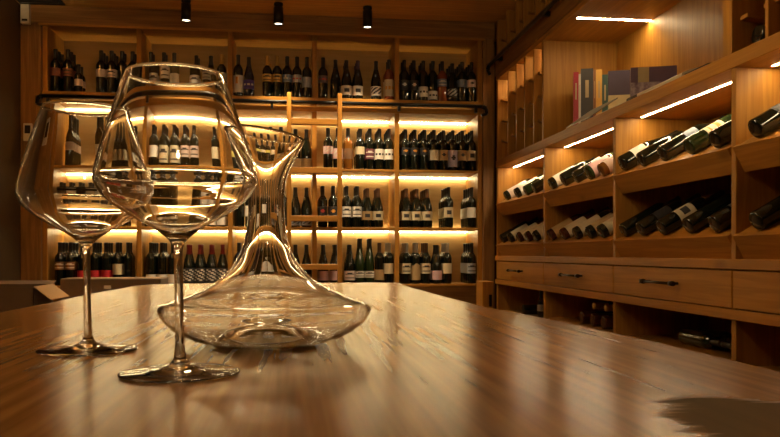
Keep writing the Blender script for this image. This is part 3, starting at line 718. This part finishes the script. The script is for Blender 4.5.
    for sock, lo_v, hi_v in (('Roughness', .20, .60), ('Specular IOR Level', .10, .0)):      # the patch is rougher and less specular
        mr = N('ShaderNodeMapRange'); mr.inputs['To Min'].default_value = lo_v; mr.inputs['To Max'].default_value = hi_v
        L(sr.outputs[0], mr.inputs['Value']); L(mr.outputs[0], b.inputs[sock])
    return m
tb = empty('tasting_table', 'long live-edge wooden tasting table carrying the glasses and decanter', 'table', (0, 1.0, 0))
toff = Vector((0, -1.0, 0))
right = [(.40, -.6), (.385, .2)] + [on_z(u, v, TZ)[:2] for u, v in ((780, 372), (700, 352.5), (640, 338.5), (560, 321.5), (480, 305.8), (440, 295.5), (408, 286.8))]
back = [on_z(u, v, TZ)[:2] for u, v in ((399, 282.5), (300, 282.8), (200, 283.2), (150, 284.4))]
left = [on_z(u, v, TZ)[:2] for u, v in ((133, 286), (90, 294), (54, 302), (0, 312.5))] + [(-.465, .6), (-.47, -.6)]
outline = right + back + left
m = MB(); A = [m.bm.verts.new((x, y, TZ)) for x, y in outline]; B = [m.bm.verts.new((x * .985, y - (.012 if y > 2 else 0), TZ - .05)) for x, y in outline]
n = len(outline)
m.bm.faces.new(A); m.bm.faces.new(B[::-1])
for i in range(n): m.bm.faces.new((A[i], B[i], B[(i+1) % n], A[(i+1) % n]))
es = [e_ for e_ in m.bm.edges if all(v.co.z > TZ - .001 for v in e_.verts)]
bmesh.ops.bevel(m.bm, geom=es, offset=.004, segments=3, affect='EDGES')
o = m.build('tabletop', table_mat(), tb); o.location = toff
for x in (-.34, .26):
    for y in (-.35, 2.05):
        o = box('leg', DZ, tb, x - .045, x + .045, y - .045, y + .045, 0, TZ - .05, bev=.005); o.location = toff
for y in (-.35, 2.05):
    o = box('stretcher', DX, tb, -.295, .215, y - .02, y + .02, .25, .33, bev=.004); o.location = toff
o = box('stretcher', DY, tb, -.06, -.02, -.33, 2.03, .27, .31, bev=.004); o.location = toff

# ------------------------------------------------------------------ wine glasses
outer = [(.0050,.0115),(.0037,.020),(.0034,.050),(.0034,.088),(.0042,.0985),(.009,.1055),(.020,.1135),(.034,.1215),(.047,.130),(.0562,.1385),(.0608,.147),(.0613,.153),(.0590,.164),(.0526,.186),(.0442,.212),(.0365,.2325)]
bowl_o = spline(outer, 5)
foot = [(0,.0030),(.010,.0022),(.030,.0008),(.0440,0),(.0456,.0006),(.0458,.0014),(.0440,.0019),(.030,.0027),(.016,.0042),(.0092,.0068)]
TH = .0011
inner = [(.0365 - TH*.8,.2328),(.0442-TH,.2122),(.0526-TH,.1862),(.0590-TH,.1642),(.0613-TH,.1535),(.0608-TH,.1478),(.0562-TH*.9,.1398),(.047-TH*.6,.1314),(.034-TH*.4,.1231),(.020,.1152),(.010,.1096),(0,.1075)]
gprof = foot + bowl_o + [(.0361,.2330)] + spline(inner, 5)
def glass(u, v, label):
    x, y, _ = on_z(u, v, TZ)
    mb = MB().lathe(gprof, 128)
    for w in mb.bm.verts:
        if w.co.z > .012: w.co.x -= (w.co.z - .012) * .017        # the stem leans a little
    o = mb.build('wine_glass', CRYSTAL); o.location = (x, y, TZ + .0004)
    return tag(o, label, 'wine glass', 'empty crystal wine glasses')
glass(180, 374, 'large clear crystal wine glass standing nearest, in front of the decanter')
glass(88, 351, 'large clear crystal wine glass standing farther back near table left edge')

# decanter
do = [(.040,0),(.056,.0012),(.080,.0085),(.0975,.0200),(.1060,.0305),(.1080,.0368),(.1055,.0412),(.0960,.0455),(.080,.0510),(.064,.0570),(.046,.0680),(.0310,.0855),(.0232,.1035),(.0198,.122),(.0185,.144),(.0192,.162),(.0240,.181),(.0335,.203),(.0395,.216)]
to_ = .0026
di = [(.0372,.2166),(.0312,.203),(.0216,.181),(.0167,.162),(.0160,.144),(.0172,.122),(.0206,.1035),(.0284,.0850),(.0440,.0668),(.0625,.0550),(.080,.0485),(.0950,.0430),(.1020,.0402),(.1044,.0368),(.1030,.0320),(.0962,.0228),(.079,.0114),(.058,.0046),(.046,.0058),(.034,.0160),(.018,.0235),(0,.0260)]
bottom = [(0,.0215),(.015,.0190),(.030,.0105),(.037,.0020)]
dprof = bottom + spline(do, 5) + [(.0386,.2172)] + spline(di, 5)
dx_, dy_, _ = on_z(266.3, 344.2, TZ)
mb = MB().lathe(dprof, 144)
for w in mb.bm.verts:
    if w.co.z > .15: w.co.z -= w.co.x * .16 * min(1, (w.co.z - .15) / .06)     # slanted lip
dec = mb.build('wine_decanter', CRYSTAL); dec.location = (dx_, dy_, TZ + .0004)
tag(dec, 'wide clear crystal decanter with flared slanted neck on the table', 'decanter')

# ------------------------------------------------------------------ camera, world, view
cam = bpy.data.cameras.new('camera'); co = bpy.data.objects.new('camera', cam); COL.objects.link(co)
co.location = (0, 0, EYE); co.rotation_euler = (PI / 2, 0, -YAW)
cam.lens = 35; cam.sensor_width = 36; cam.shift_y = (253 - 218.5) / 780; cam.clip_start = .02
S.camera = co
w = bpy.data.worlds.new('world'); S.world = w; w.use_nodes = True
w.node_tree.nodes['Background'].inputs['Color'].default_value = (.02, .014, .008, 1)
w.node_tree.nodes['Background'].inputs['Strength'].default_value = .3
vs = S.view_settings
vs.view_transform = 'Standard'; vs.look = 'None'; vs.gamma = 1; vs.use_curve_mapping = False; vs.exposure = 0.36
S.cycles.max_bounces = 16; S.cycles.transmission_bounces = 14; S.cycles.glossy_bounces = 6; S.cycles.diffuse_bounces = 4
S.cycles.use_denoising = True; S.cycles.sample_clamp_indirect = 15.0; S.cycles.blur_glossy = 1.5
